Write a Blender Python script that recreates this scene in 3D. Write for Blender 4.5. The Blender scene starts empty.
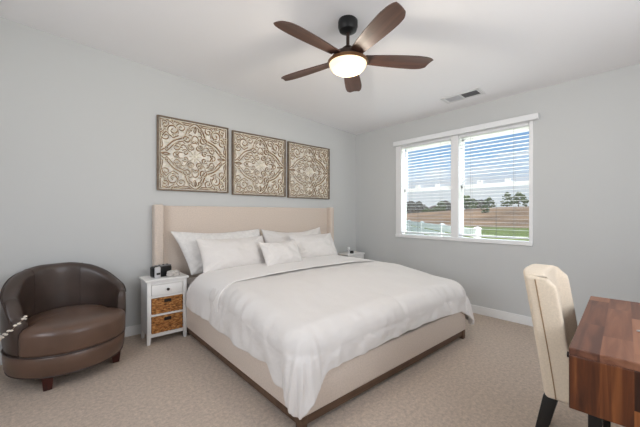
import bpy, bmesh, math, random
from mathutils import Vector, Matrix, noise
from mathutils.bvhtree import BVHTree
random.seed(7)
PI = math.pi
R = math.radians
SC = bpy.context.scene
COL = SC.collection

# ------------------------------------------------------------------ camera
cam_d = bpy.data.cameras.new('camera')
cam = bpy.data.objects.new('camera', cam_d)
COL.objects.link(cam)
cam.location = (-4.056, -3.683, 1.25)
cam.rotation_euler = (R(90), 0, R(-41.2))
cam_d.sensor_width = 36.0
cam_d.sensor_fit = 'HORIZONTAL'
cam_d.lens = 36.0 * 313.0 / 640.0
cam_d.clip_start = 0.02
cam_d.clip_end = 1000
SC.camera = cam
# ------------------------------------------------------------------ view
SC.view_settings.view_transform = 'Standard'
SC.view_settings.look = 'None'
SC.view_settings.gamma = 1.0
SC.view_settings.use_curve_mapping = False
SC.view_settings.exposure = 0.0


def lin(r, g, b):
    def f(c):
        c /= 255.0
        return c / 12.92 if c <= 0.04045 else ((c + 0.055) / 1.055) ** 2.4
    return (f(r), f(g), f(b), 1.0)


# ------------------------------------------------------------------ sky
world = bpy.data.worlds.new('sky')
SC.world = world
world.use_nodes = True
wt = world.node_tree
wt.nodes.clear()


def wn(t, **k):
    n = wt.nodes.new(t)
    for a, v in k.items():
        setattr(n, a, v)
    return n


w_out = wn('ShaderNodeOutputWorld')
w_bg = wn('ShaderNodeBackground')
w_tc = wn('ShaderNodeTexCoord')
w_sep = wn('ShaderNodeSeparateXYZ')
w_map = wn('ShaderNodeMapping')
w_map.inputs['Scale'].default_value = (3.0, 3.0, 16.0)
w_noise = wn('ShaderNodeTexNoise')
w_noise.inputs['Scale'].default_value = 2.2
w_noise.inputs['Detail'].default_value = 5
w_ramp = wn('ShaderNodeValToRGB')
w_ramp.color_ramp.elements[0].position = 0.0
w_ramp.color_ramp.elements[0].color = lin(226, 230, 236)
w_ramp.color_ramp.elements[1].position = 0.26
w_ramp.color_ramp.elements[1].color = lin(112, 166, 228)
e = w_ramp.color_ramp.elements.new(0.09)
e.color = lin(222, 228, 240)
e = w_ramp.color_ramp.elements.new(0.15)
e.color = lin(164, 200, 240)
w_cl = wn('ShaderNodeValToRGB')
w_cl.color_ramp.elements[0].position = 0.47
w_cl.color_ramp.elements[1].position = 0.72
w_mix = wn('ShaderNodeMixRGB')
w_mix.inputs['Color2'].default_value = lin(236, 238, 242)
w_bg.inputs['Strength'].default_value = 1.0
L = wt.links.new
L(w_tc.outputs['Generated'], w_sep.inputs[0])
L(w_tc.outputs['Generated'], w_map.inputs['Vector'])
L(w_map.outputs[0], w_noise.inputs['Vector'])
L(w_sep.outputs['Z'], w_ramp.inputs['Fac'])
L(w_noise.outputs['Fac'], w_cl.inputs['Fac'])
L(w_cl.outputs['Color'], w_mix.inputs['Fac'])
L(w_ramp.outputs['Color'], w_mix.inputs['Color1'])
L(w_mix.outputs['Color'], w_bg.inputs['Color'])
L(w_bg.outputs[0], w_out.inputs['Surface'])


# ------------------------------------------------------------------ large lights (window daylight and added fills, all out of view)
def area_light(name, loc, target, sx, sy, power, color):
    d = bpy.data.lights.new(name, 'AREA')
    d.shape = 'RECTANGLE'
    d.size = sx
    d.size_y = sy
    d.energy = power
    d.color = color
    o = bpy.data.objects.new(name, d)
    COL.objects.link(o)
    o.location = loc
    v = Vector(target) - Vector(loc)
    o.rotation_euler = v.to_track_quat('-Z', 'Y').to_euler()
    return o


area_light('fill_behind_camera', (-5.75, -2.5, 1.75), (-0.5, -2.3, 2.0), 2.0, 1.4, 43, (0.97, 0.985, 1.0))  # added fill, unseen, shining in through the opening behind the camera
area_light('fill_front_wall', (-2.4, -4.95, 1.8), (-1.2, 0.0, 2.3), 2.4, 1.4, 58, (0.97, 0.985, 1.0))  # added fill outside the front wall opening, out of view
area_light('daylight_window', (1.9, -1.75, 4.6), (-0.8, -1.75, 1.2), 3.4, 2.2, 600, (0.97, 0.985, 1.0))
area_light('fill_ground_bounce', (1.5, -1.75, -0.15), (-1.2, -1.75, 2.4), 2.6, 0.9, 170, (1.0, 0.99, 0.95))  # unseen fill added under the sill, stands in for ground bounce
sun_d = bpy.data.lights.new('sun', 'SUN')
sun_d.energy = 2.4
sun_d.angle = R(4)
sun_d.color = (1.0, 0.95, 0.88)
sun = bpy.data.objects.new('sun', sun_d)
COL.objects.link(sun)
sun.rotation_euler = (R(20), 0, R(-60))


# ------------------------------------------------------------------ materials
def mat(name, col, rough=0.6, metal=0.0, noise_scale=None, noise_amt=0.12, bump=None, bump_scale=60,
        coords='Object', stretch=(1, 1, 1), coat=0.0, spec=0.5, sheen=0.0, emit=None):
    m = bpy.data.materials.new(name)
    m.use_nodes = True
    nt = m.node_tree
    b = nt.nodes['Principled BSDF']
    b.inputs['Base Color'].default_value = col
    b.inputs['Roughness'].default_value = rough
    b.inputs['Metallic'].default_value = metal
    b.inputs['Coat Weight'].default_value = coat
    b.inputs['Specular IOR Level'].default_value = spec
    b.inputs['Sheen Weight'].default_value = sheen
    if noise_scale or bump:
        tc = nt.nodes.new('ShaderNodeTexCoord')
        mp = nt.nodes.new('ShaderNodeMapping')
        mp.inputs['Scale'].default_value = stretch
        nt.links.new(tc.outputs[coords], mp.inputs['Vector'])
    if noise_scale:
        n = nt.nodes.new('ShaderNodeTexNoise')
        n.inputs['Scale'].default_value = noise_scale
        n.inputs['Detail'].default_value = 4
        nt.links.new(mp.outputs[0], n.inputs['Vector'])
        cr = nt.nodes.new('ShaderNodeValToRGB')
        lo = [max(0, c * (1 - noise_amt)) for c in col[:3]] + [1]
        hi = [min(1, c * (1 + noise_amt)) for c in col[:3]] + [1]
        cr.color_ramp.elements[0].position = 0.3
        cr.color_ramp.elements[1].position = 0.7
        cr.color_ramp.elements[0].color = lo
        cr.color_ramp.elements[1].color = hi
        nt.links.new(n.outputs['Fac'], cr.inputs['Fac'])
        nt.links.new(cr.outputs['Color'], b.inputs['Base Color'])
    if bump:
        n2 = nt.nodes.new('ShaderNodeTexNoise')
        n2.inputs['Scale'].default_value = bump_scale
        n2.inputs['Detail'].default_value = 3
        nt.links.new(mp.outputs[0], n2.inputs['Vector'])
        bp = nt.nodes.new('ShaderNodeBump')
        bp.inputs['Strength'].default_value = bump
        bp.inputs['Distance'].default_value = 0.01
        nt.links.new(n2.outputs['Fac'], bp.inputs['Height'])
        nt.links.new(bp.outputs[0], b.inputs['Normal'])
    if emit:
        b.inputs['Emission Color'].default_value = emit[0]
        b.inputs['Emission Strength'].default_value = emit[1]
    return m


def wood_mat(name, c1, c2, c3, scale=1.0, axis='X', plank=0.09, rough=0.35, contrast=1.0):
    """planks running along `axis`, each plank its own tone, grain along it"""
    m = bpy.data.materials.new(name)
    m.use_nodes = True
    nt = m.node_tree
    b = nt.nodes['Principled BSDF']
    b.inputs['Roughness'].default_value = rough
    N = nt.nodes.new
    tc = N('ShaderNodeTexCoord')
    sep = N('ShaderNodeSeparateXYZ')
    nt.links.new(tc.outputs['Object'], sep.inputs[0])
    across = {'X': 'Y', 'Y': 'X', 'Z': 'Y'}[axis]
    dv = N('ShaderNodeMath'); dv.operation = 'DIVIDE'; dv.inputs[1].default_value = plank
    nt.links.new(sep.outputs[across], dv.inputs[0])
    fl = N('ShaderNodeMath'); fl.operation = 'FLOOR'
    nt.links.new(dv.outputs[0], fl.inputs[0])
    # staggered board lengths along the axis
    off = N('ShaderNodeMath'); off.operation = 'MULTIPLY'; off.inputs[1].default_value = 0.37
    nt.links.new(fl.outputs[0], off.inputs[0])
    ad = N('ShaderNodeMath'); ad.operation = 'ADD'
    nt.links.new(sep.outputs[axis], ad.inputs[0]); nt.links.new(off.outputs[0], ad.inputs[1])
    d2 = N('ShaderNodeMath'); d2.operation = 'DIVIDE'; d2.inputs[1].default_value = plank * 6
    nt.links.new(ad.outputs[0], d2.inputs[0])
    f2 = N('ShaderNodeMath'); f2.operation = 'FLOOR'
    nt.links.new(d2.outputs[0], f2.inputs[0])
    cmb = N('ShaderNodeCombineXYZ')
    nt.links.new(fl.outputs[0], cmb.inputs[0]); nt.links.new(f2.outputs[0], cmb.inputs[1])
    wn_ = N('ShaderNodeTexWhiteNoise'); wn_.noise_dimensions = '3D'
    nt.links.new(cmb.outputs[0], wn_.inputs['Vector'])
    mp = N('ShaderNodeMapping')
    st = {'X': (2.5, 30, 30), 'Y': (30, 2.5, 30), 'Z': (30, 30, 2.5)}[axis]
    mp.inputs['Scale'].default_value = [s * scale for s in st]
    va = N('ShaderNodeVectorMath'); va.operation = 'ADD'
    nt.links.new(tc.outputs['Object'], va.inputs[0]); nt.links.new(wn_.outputs['Color'], va.inputs[1])
    nt.links.new(va.outputs[0], mp.inputs['Vector'])
    ns = N('ShaderNodeTexNoise'); ns.inputs['Scale'].default_value = 1.0; ns.inputs['Detail'].default_value = 5
    ns.inputs['Distortion'].default_value = 0.6
    nt.links.new(mp.outputs[0], ns.inputs['Vector'])
    mx = N('ShaderNodeMath'); mx.operation = 'MULTIPLY_ADD'
    mx.inputs[1].default_value = 0.55 * contrast; mx.inputs[2].default_value = 0.0
    nt.links.new(wn_.outputs['Value'], mx.inputs[0])
    m2 = N('ShaderNodeMath'); m2.operation = 'MULTIPLY_ADD'; m2.inputs[1].default_value = 1.1
    nt.links.new(ns.outputs['Fac'], m2.inputs[0])
    sb = N('ShaderNodeMath'); sb.operation = 'SUBTRACT'; sb.inputs[1].default_value = 0.30
    nt.links.new(mx.outputs[0], sb.inputs[0])
    nt.links.new(sb.outputs[0], m2.inputs[2])
    cr = N('ShaderNodeValToRGB')
    cr.color_ramp.elements[0].position = 0.15; cr.color_ramp.elements[0].color = c1
    cr.color_ramp.elements[1].position = 0.85; cr.color_ramp.elements[1].color = c3
    e_ = cr.color_ramp.elements.new(0.5); e_.color = c2
    nt.links.new(m2.outputs[0], cr.inputs['Fac'])
    nt.links.new(cr.outputs['Color'], b.inputs['Base Color'])
    return m


def weave_mat(name, c1, c2, c3):
    m = bpy.data.materials.new(name)
    m.use_nodes = True
    nt = m.node_tree
    b = nt.nodes['Principled BSDF']
    b.inputs['Roughness'].default_value = 0.7
    N = nt.nodes.new
    tc = N('ShaderNodeTexCoord')
    ns = N('ShaderNodeTexNoise'); ns.inputs['Scale'].default_value = 1.0; ns.inputs['Detail'].default_value = 3
    mp = N('ShaderNodeMapping'); mp.inputs['Scale'].default_value = (28, 28, 90)
    nt.links.new(tc.outputs['Object'], mp.inputs['Vector']); nt.links.new(mp.outputs[0], ns.inputs['Vector'])
    cr = N('ShaderNodeValToRGB')
    cr.color_ramp.elements[0].position = 0.32; cr.color_ramp.elements[0].color = c1
    cr.color_ramp.elements[1].position = 0.68; cr.color_ramp.elements[1].color = c3
    e_ = cr.color_ramp.elements.new(0.5); e_.color = c2
    nt.links.new(ns.outputs['Fac'], cr.inputs['Fac'])
    nt.links.new(cr.outputs['Color'], b.inputs['Base Color'])
    return m


def glass_mat(name):
    m = bpy.data.materials.new(name)
    m.use_nodes = True
    nt = m.node_tree
    nt.nodes.clear()
    o = nt.nodes.new('ShaderNodeOutputMaterial')
    t = nt.nodes.new('ShaderNodeBsdfTransparent')
    g = nt.nodes.new('ShaderNodeBsdfGlossy')
    g.inputs['Roughness'].default_value = 0.02
    mx = nt.nodes.new('ShaderNodeMixShader')
    mx.inputs[0].default_value = 0.05
    t.inputs['Color'].default_value = (0.96, 0.98, 0.98, 1)
    nt.links.new(t.outputs[0], mx.inputs[1]); nt.links.new(g.outputs[0], mx.inputs[2])
    nt.links.new(mx.outputs[0], o.inputs['Surface'])
    return m


def screen_mat(name):
    m = bpy.data.materials.new(name)
    m.use_nodes = True
    nt = m.node_tree
    nt.nodes.clear()
    o = nt.nodes.new('ShaderNodeOutputMaterial')
    t = nt.nodes.new('ShaderNodeBsdfTransparent')
    g = nt.nodes.new('ShaderNodeBsdfDiffuse')
    g.inputs['Color'].default_value = lin(210, 210, 210)
    mx = nt.nodes.new('ShaderNodeMixShader')
    mx.inputs[0].default_value = 0.04
    nt.links.new(t.outputs[0], mx.inputs[1]); nt.links.new(g.outputs[0], mx.inputs[2])
    nt.links.new(mx.outputs[0], o.inputs['Surface'])
    return m


M = {}
M['wall'] = mat('wall_paint', lin(204, 205, 204), 0.85, bump=0.03, bump_scale=160)
M['ceiling'] = mat('ceiling_paint', lin(244, 243, 244), 0.9, bump=0.05, bump_scale=120)
M['carpet'] = mat('carpet', lin(208, 191, 176), 1.0, noise_scale=95, noise_amt=0.34, bump=0.9, bump_scale=260, spec=0.1)
M['trim'] = mat('white_trim', lin(238, 238, 237), 0.4)
M['vinyl'] = mat('white_vinyl', lin(240, 240, 240), 0.4)
M['slat'] = mat('white_slat', lin(236, 237, 238), 0.5)
M['glass'] = glass_mat('window_glass')
M['screen'] = screen_mat('insect_screen')
M['linen'] = mat('beige_linen', lin(214, 199, 186), 0.9, noise_scale=90, noise_amt=0.07, bump=0.15, bump_scale=420, sheen=0.2)
M['bedwood'] = wood_mat('brown_bed_wood', lin(84, 62, 47), lin(108, 83, 64), lin(126, 99, 78), 1.0, 'X', 0.6, 0.5, 0.2)
M['duvet'] = mat('white_cotton', lin(222, 217, 213), 0.95, bump=0.75, bump_scale=9, sheen=0.1)
M['sheet'] = mat('white_sheet', lin(234, 230, 227), 0.95, bump=0.12, bump_scale=30, sheen=0.1)
M['pillow'] = mat('white_pillow_cotton', lin(226, 221, 217), 0.95, bump=0.35, bump_scale=12, sheen=0.1)
M['shampillow'] = mat('white_woven_sham', lin(228, 225, 222), 0.95, noise_scale=30, noise_amt=0.06, bump=0.3, bump_scale=60)
M['leather'] = mat('brown_leather', lin(70, 57, 51), 0.36, noise_scale=7, noise_amt=0.16, bump=0.10, bump_scale=180, coat=0.12)
M['leather_seat'] = mat('brown_leather_seat', lin(97, 74, 61), 0.33, noise_scale=6, noise_amt=0.16, bump=0.10, bump_scale=180, coat=0.2)
M['piping'] = mat('leather_piping', lin(58, 44, 38), 0.4)
M['mahogany'] = wood_mat('mahogany', lin(52, 20, 16), lin(74, 30, 24), lin(96, 42, 32), 1.0, 'Z', 0.5, 0.3, 0.2)
M['bead'] = mat('pearl_bead', lin(238, 228, 214), 0.3)
M['string'] = mat('thread', lin(170, 150, 130), 0.8)
M['whitewood'] = mat('white_painted_wood', lin(236, 234, 231), 0.45, noise_scale=8, noise_amt=0.02)
M['wicker'] = weave_mat('wicker', lin(84, 48, 20), lin(172, 112, 56), lin(218, 166, 102))
M['darkhole'] = mat('dark_opening', lin(28, 20, 15), 0.8)
M['knob'] = mat('bronze_knob', lin(50, 42, 38), 0.4, metal=0.6)
M['black'] = mat('black_plastic', lin(22, 22, 23), 0.35)
M['silver'] = mat('silver_plastic', lin(205, 205, 207), 0.3, metal=0.2)
M['greyplastic'] = mat('grey_plastic', lin(120, 120, 122), 0.35)
M['shell'] = mat('pale_shell', lin(190, 184, 178), 0.5, noise_scale=40, noise_amt=0.25)
M['blade'] = wood_mat('walnut_blade', lin(62, 42, 34), lin(90, 62, 51), lin(112, 79, 65), 0.7, 'X', 0.5, 0.42, 0.15)
M['bronze'] = mat('oil_bronze', lin(58, 44, 38), 0.38, metal=0.5)
M['canopyblack'] = mat('black_metal', lin(26, 26, 27), 0.4, metal=0.3)
M['ring'] = mat('warm_brass_ring', lin(128, 94, 66), 0.35, metal=0.6)
M['lampglass'] = mat('lit_lamp_glass', lin(235, 215, 180), 0.3, emit=((1.0, 0.83, 0.56, 1), 1.0))
M['artframe'] = wood_mat('weathered_frame_wood', lin(112, 96, 80), lin(146, 128, 108), lin(170, 152, 132), 1.0, 'X', 0.5, 0.7, 0.3)
M['artboard'] = mat('whitewashed_board', lin(234, 228, 218), 0.8, noise_scale=16, noise_amt=0.2)
M['scroll'] = mat('gilt_brown_scroll', lin(138, 106, 72), 0.6, noise_scale=30, noise_amt=0.4)
M['scrollpale'] = mat('cream_scroll', lin(236, 226, 208), 0.7, noise_scale=26, noise_amt=0.25)
M['chairlinen'] = mat('cream_chair_linen', lin(224, 208, 186), 0.92, noise_scale=120, noise_amt=0.06, bump=0.12, bump_scale=500, sheen=0.15)
M['seam'] = mat('dark_seam', lin(158, 130, 100), 0.9)
M['blackwood'] = mat('black_wood_leg', lin(20, 18, 18), 0.35)
M['desk_top'] = wood_mat('acacia_top', lin(84, 50, 38), lin(122, 78, 57), lin(152, 104, 78), 0.9, 'X', 0.085, 0.42, 1.0)
M['desk_side'] = wood_mat('acacia_side', lin(34, 16, 9), lin(96, 50, 24), lin(160, 98, 52), 1.2, 'Z', 0.085, 0.36, 1.15)
M['steel'] = mat('brushed_steel', lin(170, 168, 165), 0.3, metal=0.9)
M['vent'] = mat('vent_white', lin(226, 226, 226), 0.5)
M['ventdark'] = mat('vent_dark_grey', lin(70, 70, 70), 0.8)
M['ventlight'] = mat('vent_pale_grey', lin(205, 205, 208), 0.6)
M['lawn'] = mat('lawn_grass', lin(136, 146, 66), 1.0, noise_scale=0.8, noise_amt=0.25)
M['field'] = mat('brown_field', lin(172, 134, 98), 1.0, noise_scale=0.16, noise_amt=0.4)
M['fence'] = mat('white_fence_vinyl', lin(240, 240, 240), 0.5)
M['bark'] = mat('tree_bark', lin(104, 88, 74), 0.9)
M['leafg'] = mat('green_leaf', lin(104, 116, 74), 0.9, noise_scale=2.0, noise_amt=0.35)
M['leafd'] = mat('grey_brown_leaf', lin(112, 106, 96), 0.9, noise_scale=1.2, noise_amt=0.3)
M['housewall'] = mat('house_siding', lin(186, 172, 164), 0.8)
M['houseroof'] = mat('house_roof', lin(128, 108, 104), 0.9)


# ------------------------------------------------------------------ mesh helpers
class MB:
    def __init__(self):
        self.bm = bmesh.new()

    def box(self, lo, hi, bevel=0.0, seg=2, rot=None):
        lo, hi = Vector(lo), Vector(hi)
        c, s = (lo + hi) / 2, hi - lo
        mtx = Matrix.Translation(c)
        if rot:
            mtx = mtx @ rot.to_4x4()
        mtx = mtx @ Matrix.Diagonal((s.x, s.y, s.z, 1))
        r = bmesh.ops.create_cube(self.bm, size=1.0, matrix=mtx)
        if bevel > 0:
            es = set()
            for v in r['verts']:
                es.update(v.link_edges)
            bmesh.ops.bevel(self.bm, geom=list(es), offset=bevel, segments=seg, profile=0.5, affect='EDGES')
        return self

    def prism(self, c0, s0, c1, s1, bevel=0.0):
        """tapered square bar from centre c0 (half sizes s0) to c1 (half sizes s1)"""
        vs = []
        for c, s in ((c0, s0), (c1, s1)):
            for dx, dy in ((-1, -1), (1, -1), (1, 1), (-1, 1)):
                vs.append(self.bm.verts.new((c[0] + dx * s[0], c[1] + dy * s[1], c[2])))
        f = [self.bm.faces.new([vs[3], vs[2], vs[1], vs[0]]), self.bm.faces.new(vs[4:8])]
        for i in range(4):
            j = (i + 1) % 4
            f.append(self.bm.faces.new([vs[i], vs[j], vs[4 + j], vs[4 + i]]))
        bmesh.ops.recalc_face_normals(self.bm, faces=f)
        if bevel:
            es = set()
            for v in vs:
                es.update(v.link_edges)
            bmesh.ops.bevel(self.bm, geom=list(es), offset=bevel, segments=2, profile=0.5, affect='EDGES')
        return self

    def lathe(self, prof, n=48, center=(0, 0, 0), cap=True):
        """prof: list of (r, z) revolve about z"""
        cx, cy, cz = center
        rings = []
        for r, z in prof:
            if r < 1e-5:
                rings.append([self.bm.verts.new((cx, cy, cz + z))])
            else:
                rings.append([self.bm.verts.new((cx + r * math.cos(2 * PI * i / n), cy + r * math.sin(2 * PI * i / n), cz + z)) for i in range(n)])
        fs = []
        for a, b in zip(rings[:-1], rings[1:]):
            for i in range(n):
                j = (i + 1) % n
                if len(a) == 1 and len(b) == 1:
                    continue
                if len(a) == 1:
                    fs.append(self.bm.faces.new([a[0], b[j], b[i]]))
                elif len(b) == 1:
                    fs.append(self.bm.faces.new([a[i], a[j], b[0]]))
                else:
                    fs.append(self.bm.faces.new([a[i], a[j], b[j], b[i]]))
        if cap:
            for rg in (rings[0], rings[-1]):
                if len(rg) > 1:
                    fs.append(self.bm.faces.new(rg))
        bmesh.ops.recalc_face_normals(self.bm, faces=fs)
        return self

    def tube(self, pts, r, n=8, closed=False, flat=1.0, up=None):
        """tube along pts; r a number or a list"""
        pts = [Vector(p) for p in pts]
        m = len(pts)
        rr = r if isinstance(r, (list, tuple)) else [r] * m
        prev = None
        rings = []
        for i, p in enumerate(pts):
            if closed:
                t = pts[(i + 1) % m] - pts[i - 1]
            else:
                t = pts[min(i + 1, m - 1)] - pts[max(i - 1, 0)]
            if t.length < 1e-9:
                t = Vector((0, 0, 1))
            t.normalize()
            u = Vector(up) if up else (prev if prev else (Vector((0, 0, 1)) if abs(t.z) < 0.9 else Vector((1, 0, 0))))
            s = t.cross(u)
            if s.length < 1e-6:
                s = t.orthogonal()
            s.normalize()
            u2 = s.cross(t).normalized()
            prev = u2
            rings.append([self.bm.verts.new(p + (s * math.cos(2 * PI * k / n) + u2 * flat * math.sin(2 * PI * k / n)) * rr[i]) for k in range(n)])
        fs = []
        pairs = list(zip(rings[:-1], rings[1:]))
        if closed:
            pairs.append((rings[-1], rings[0]))
        for a, b in pairs:
            for k in range(n):
                j = (k + 1) % n
                fs.append(self.bm.faces.new([a[k], a[j], b[j], b[k]]))
        if not closed:
            fs.append(self.bm.faces.new(rings[0][::-1]))
            fs.append(self.bm.faces.new(rings[-1]))
        bmesh.ops.recalc_face_normals(self.bm, faces=fs)
        return self

    def ball(self, c, rx, ry=None, rz=None, sub=2):
        ry = ry or rx
        rz = rz or rx
        bmesh.ops.create_icosphere(self.bm, subdivisions=sub, radius=1.0,
                                   matrix=Matrix.Translation(c) @ Matrix.Diagonal((rx, ry, rz, 1)))
        return self

    def grid(self, rows):
        """rows: list of equal-length lists of points"""
        vs = [[self.bm.verts.new(p) for p in row] for row in rows]
        for a, b in zip(vs[:-1], vs[1:]):
            for i in range(len(a) - 1):
                self.bm.faces.new([a[i], a[i + 1], b[i + 1], b[i]])
        return vs

    def build(self, name, material, parent=None, smooth=True, angle=40, mods=None):
        me = bpy.data.meshes.new(name)
        self.bm.to_mesh(me)
        self.bm.free()
        if smooth:
            me.polygons.foreach_set('use_smooth', [True] * len(me.polygons))
            try:
                me.set_sharp_from_angle(angle=R(angle))
            except Exception:
                pass
        me.materials.append(material)
        o = bpy.data.objects.new(name, me)
        COL.objects.link(o)
        if parent:
            o.parent = parent
        return o


def tag(o, label, cat, group=None, kind=None):
    o['label'] = label
    o['category'] = cat
    if group:
        o['group'] = group
    if kind:
        o['kind'] = kind
    return o


def thing(name, label, cat, loc=(0, 0, 0), rz=0.0, group=None):
    o = bpy.data.objects.new(name, None)
    o.empty_display_size = 0.1
    COL.objects.link(o)
    o.location = loc
    o.rotation_euler = (0, 0, rz)
    return tag(o, label, cat, group)


def struct(o, label=None, cat=None):
    o['kind'] = 'structure'
    if label:
        o['label'] = label
        o['category'] = cat
    return o


def copy_tree(o, parent=None):
    c = o.copy()
    COL.objects.link(c)
    if parent:
        c.parent = parent
    for ch in list(o.children):
        copy_tree(ch, c)
    return c


def smooth(a, b, x):
    t = min(1, max(0, (x - a) / (b - a)))
    return t * t * (3 - 2 * t)


def table(tb, x):
    for (x0, y0), (x1, y1) in zip(tb[:-1], tb[1:]):
        if x <= x1:
            t = (x - x0) / (x1 - x0)
            t = min(1, max(0, t))
            return y0 + (y1 - y0) * t
    return tb[-1][1]


def nz(x, y, z=0.0):
    return noise.noise(Vector((x, y, z)))


def cz(x):
    """ceiling height: it rises away from the window wall"""
    return 2.615 + 0.0595 * (-x)


# ------------------------------------------------------------------ room shell
XL, YF = -5.4, -4.45           # wall behind the camera (left) and the wall behind the desk
for n_ in M['carpet'].node_tree.nodes:
    if n_.type == 'TEX_NOISE' and n_.inputs['Scale'].default_value < 100:
        n_.inputs['Scale'].default_value = 42
        n_.inputs['Detail'].default_value = 10
        n_.inputs['Roughness'].default_value = 0.82
b = MB(); b.box((XL - .15, YF - .15, -.1), (.15, .15, 0))
struct(b.build('floor', M['carpet'], smooth=False), 'beige cut pile carpet covering the whole bedroom floor', 'floor')
b = MB()
x0, x1 = XL - .15, .15
vs = [b.bm.verts.new(p) for p in ((x0, YF - .15, cz(x0)), (x1, YF - .15, cz(x1)), (x1, .15, cz(x1)), (x0, .15, cz(x0)),
                                  (x0, YF - .15, cz(x0) + .1), (x1, YF - .15, cz(x1) + .1), (x1, .15, cz(x1) + .1), (x0, .15, cz(x0) + .1))]
for f in ((0, 3, 2, 1), (4, 5, 6, 7), (0, 1, 5, 4), (1, 2, 6, 5), (2, 3, 7, 6), (3, 0, 4, 7)):
    b.bm.faces.new([vs[i] for i in f])
struct(b.build('ceiling', M['ceiling'], smooth=False), 'smooth white ceiling above the bed', 'ceiling')
b = MB(); b.box((XL - .15, 0, 0), (.15, .15, 3.0))
struct(b.build('wall_back', M['wall'], smooth=False), 'pale grey wall behind the headboard and wall panels', 'wall')
WY0, WY1, WZ0, WZ1 = -2.60, -0.885, 0.925, 2.275      # window opening
b = MB()
b.box((0, YF - .15, 0), (.15, WY0, 3.0)); b.box((0, WY1, 0), (.15, 0, 3.0))
b.box((0, WY0, 0), (.15, WY1, WZ0)); b.box((0, WY0, WZ1), (.15, WY1, 3.0))
struct(b.build('wall_right', M['wall'], smooth=False), 'pale grey wall holding the double window', 'wall')
# wall behind the camera, wide opening added to let the unseen fill lamp in
b = MB()
b.box((XL - .15, YF - .15, 0), (XL, -3.6, 3.0)); b.box((XL - .15, -1.4, 0), (XL, 0, 3.0))
b.box((XL - .15, -3.6, 0), (XL, -1.4, 1.0)); b.box((XL - .15, -3.6, 2.5), (XL, -1.4, 3.0))
struct(b.build('wall_left', M['wall'], smooth=False))
b = MB()
b.box((XL - .15, YF - .15, 0), (-3.5, YF, 3.0)); b.box((-1.3, YF - .15, 0), (0, YF, 3.0))
b.box((-3.5, YF - .15, 0), (-1.3, YF, 1.1)); b.box((-3.5, YF - .15, 2.45), (-1.3, YF, 3.0))  # opening added for the unseen fill lamp outside
struct(b.build('wall_front', M['wall'], smooth=False))
for nm, lo, hi in (('baseboard_back', (XL, -.014, 0), (0, 0, .1)), ('baseboard_right', (-.014, YF, 0), (0, -.014, .1)),
                   ('baseboard_left', (XL, YF, 0), (XL + .014, -.014, .1)), ('baseboard_front', (XL + .014, YF, 0), (-.014, YF + .014, .1))):
    b = MB(); b.box(lo, hi, 0.004)
    struct(b.build(nm, M['trim'], smooth=False))


# frames of the two unseen openings added for the fill lamps
def fill_opening(name, a0, a1, z0, z1, plane, axis):
    t = struct(bpy.data.objects.new(name, None)); COL.objects.link(t)
    f = MB()
    w = .06
    mid = (a0 + a1) / 2
    for (p0, p1, q0, q1) in ((a0, a1, z0, z0 + w), (a0, a1, z1 - w, z1), (a0, a0 + w, z0, z1), (a1 - w, a1, z0, z1), (mid - w / 2, mid + w / 2, z0, z1)):
        if axis == 'y':
            f.box((plane - .1, p0, q0), (plane - .05, p1, q1))
        else:
            f.box((p0, plane - .1, q0), (p1, plane - .05, q1))
    f.build('window_frame', M['vinyl'], t, smooth=False)


fill_opening('fill_opening_left', -3.6, -1.4, 1.0, 2.5, XL, 'y')
fill_opening('fill_opening_front', -3.5, -1.3, 1.1, 2.45, YF, 'x')

# ------------------------------------------------------------------ the double window
win = bpy.data.objects.new('window_1', None); COL.objects.link(win)
struct(win, 'white double hung window pair with blinds on the right wall', 'window')
f = MB()
fy0, fy1, fz0, fz1 = WY0 - .03, WY1 + .055, WZ0 - .03, WZ1 + .02
f.box((-.012, fy0, fz0), (.06, WY0 + .006, fz1), .004); f.box((-.012, WY1 - .04, fz0), (.06, fy1, fz1), .004)
f.box((-.012, fy0, WZ1 - .004), (.06, fy1, fz1), .004)
f.build('window_frame', M['vinyl'], win, smooth=False)
f = MB(); f.box((-.024, fy0, fz0 - .005), (.10, fy1, WZ0 + .012), .005)
f.build('window_sill', M['vinyl'], win, smooth=False)
MUL0, MUL1 = -1.80, -1.70
f = MB(); f.box((-.012, MUL0, WZ0), (.12, MUL1, WZ1), .004)
f.build('mullion', M['vinyl'], win, smooth=False)
OPN = [(WY0 + .006, MUL0), (MUL1, WY1 - .04)]
for (ya, yb) in OPN:
    # upper sash outside, lower sash inside
    for nm, zx, z0, z1 in (('upper_sash', .105, 1.58, WZ1 - .02), ('lower_sash', .072, WZ0 + .03, 1.625)):
        f = MB(); s = .02
        f.box((zx, ya, z0), (zx + .03, ya + s, z1)); f.box((zx, yb - s, z0), (zx + .03, yb, z1))
        f.box((zx, ya, z0), (zx + .03, yb, z0 + s)); f.box((zx, ya, z1 - .045), (zx + .03, yb, z1))
        sash = f.build(nm, M['vinyl'], win, smooth=False)
        g = MB(); g.box((zx + .012, ya + s, z0 + s), (zx + .016, yb - s, z1 - .045))
        g.build('pane', M['glass'], sash, smooth=False)
    for k in (.3, .7):
        f = MB(); f.box((.055, ya + (yb - ya) * k - .03, 1.622), (.085, ya + (yb - ya) * k + .03, 1.668), .004)
        f.build('sash_lock', M['vinyl'], win, smooth=False)
    g = MB(); g.box((.137, ya + .02, WZ0 + .03), (.139, yb - .02, 1.60))
    g.build('insect_screen', M['screen'], win, smooth=False)

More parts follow.
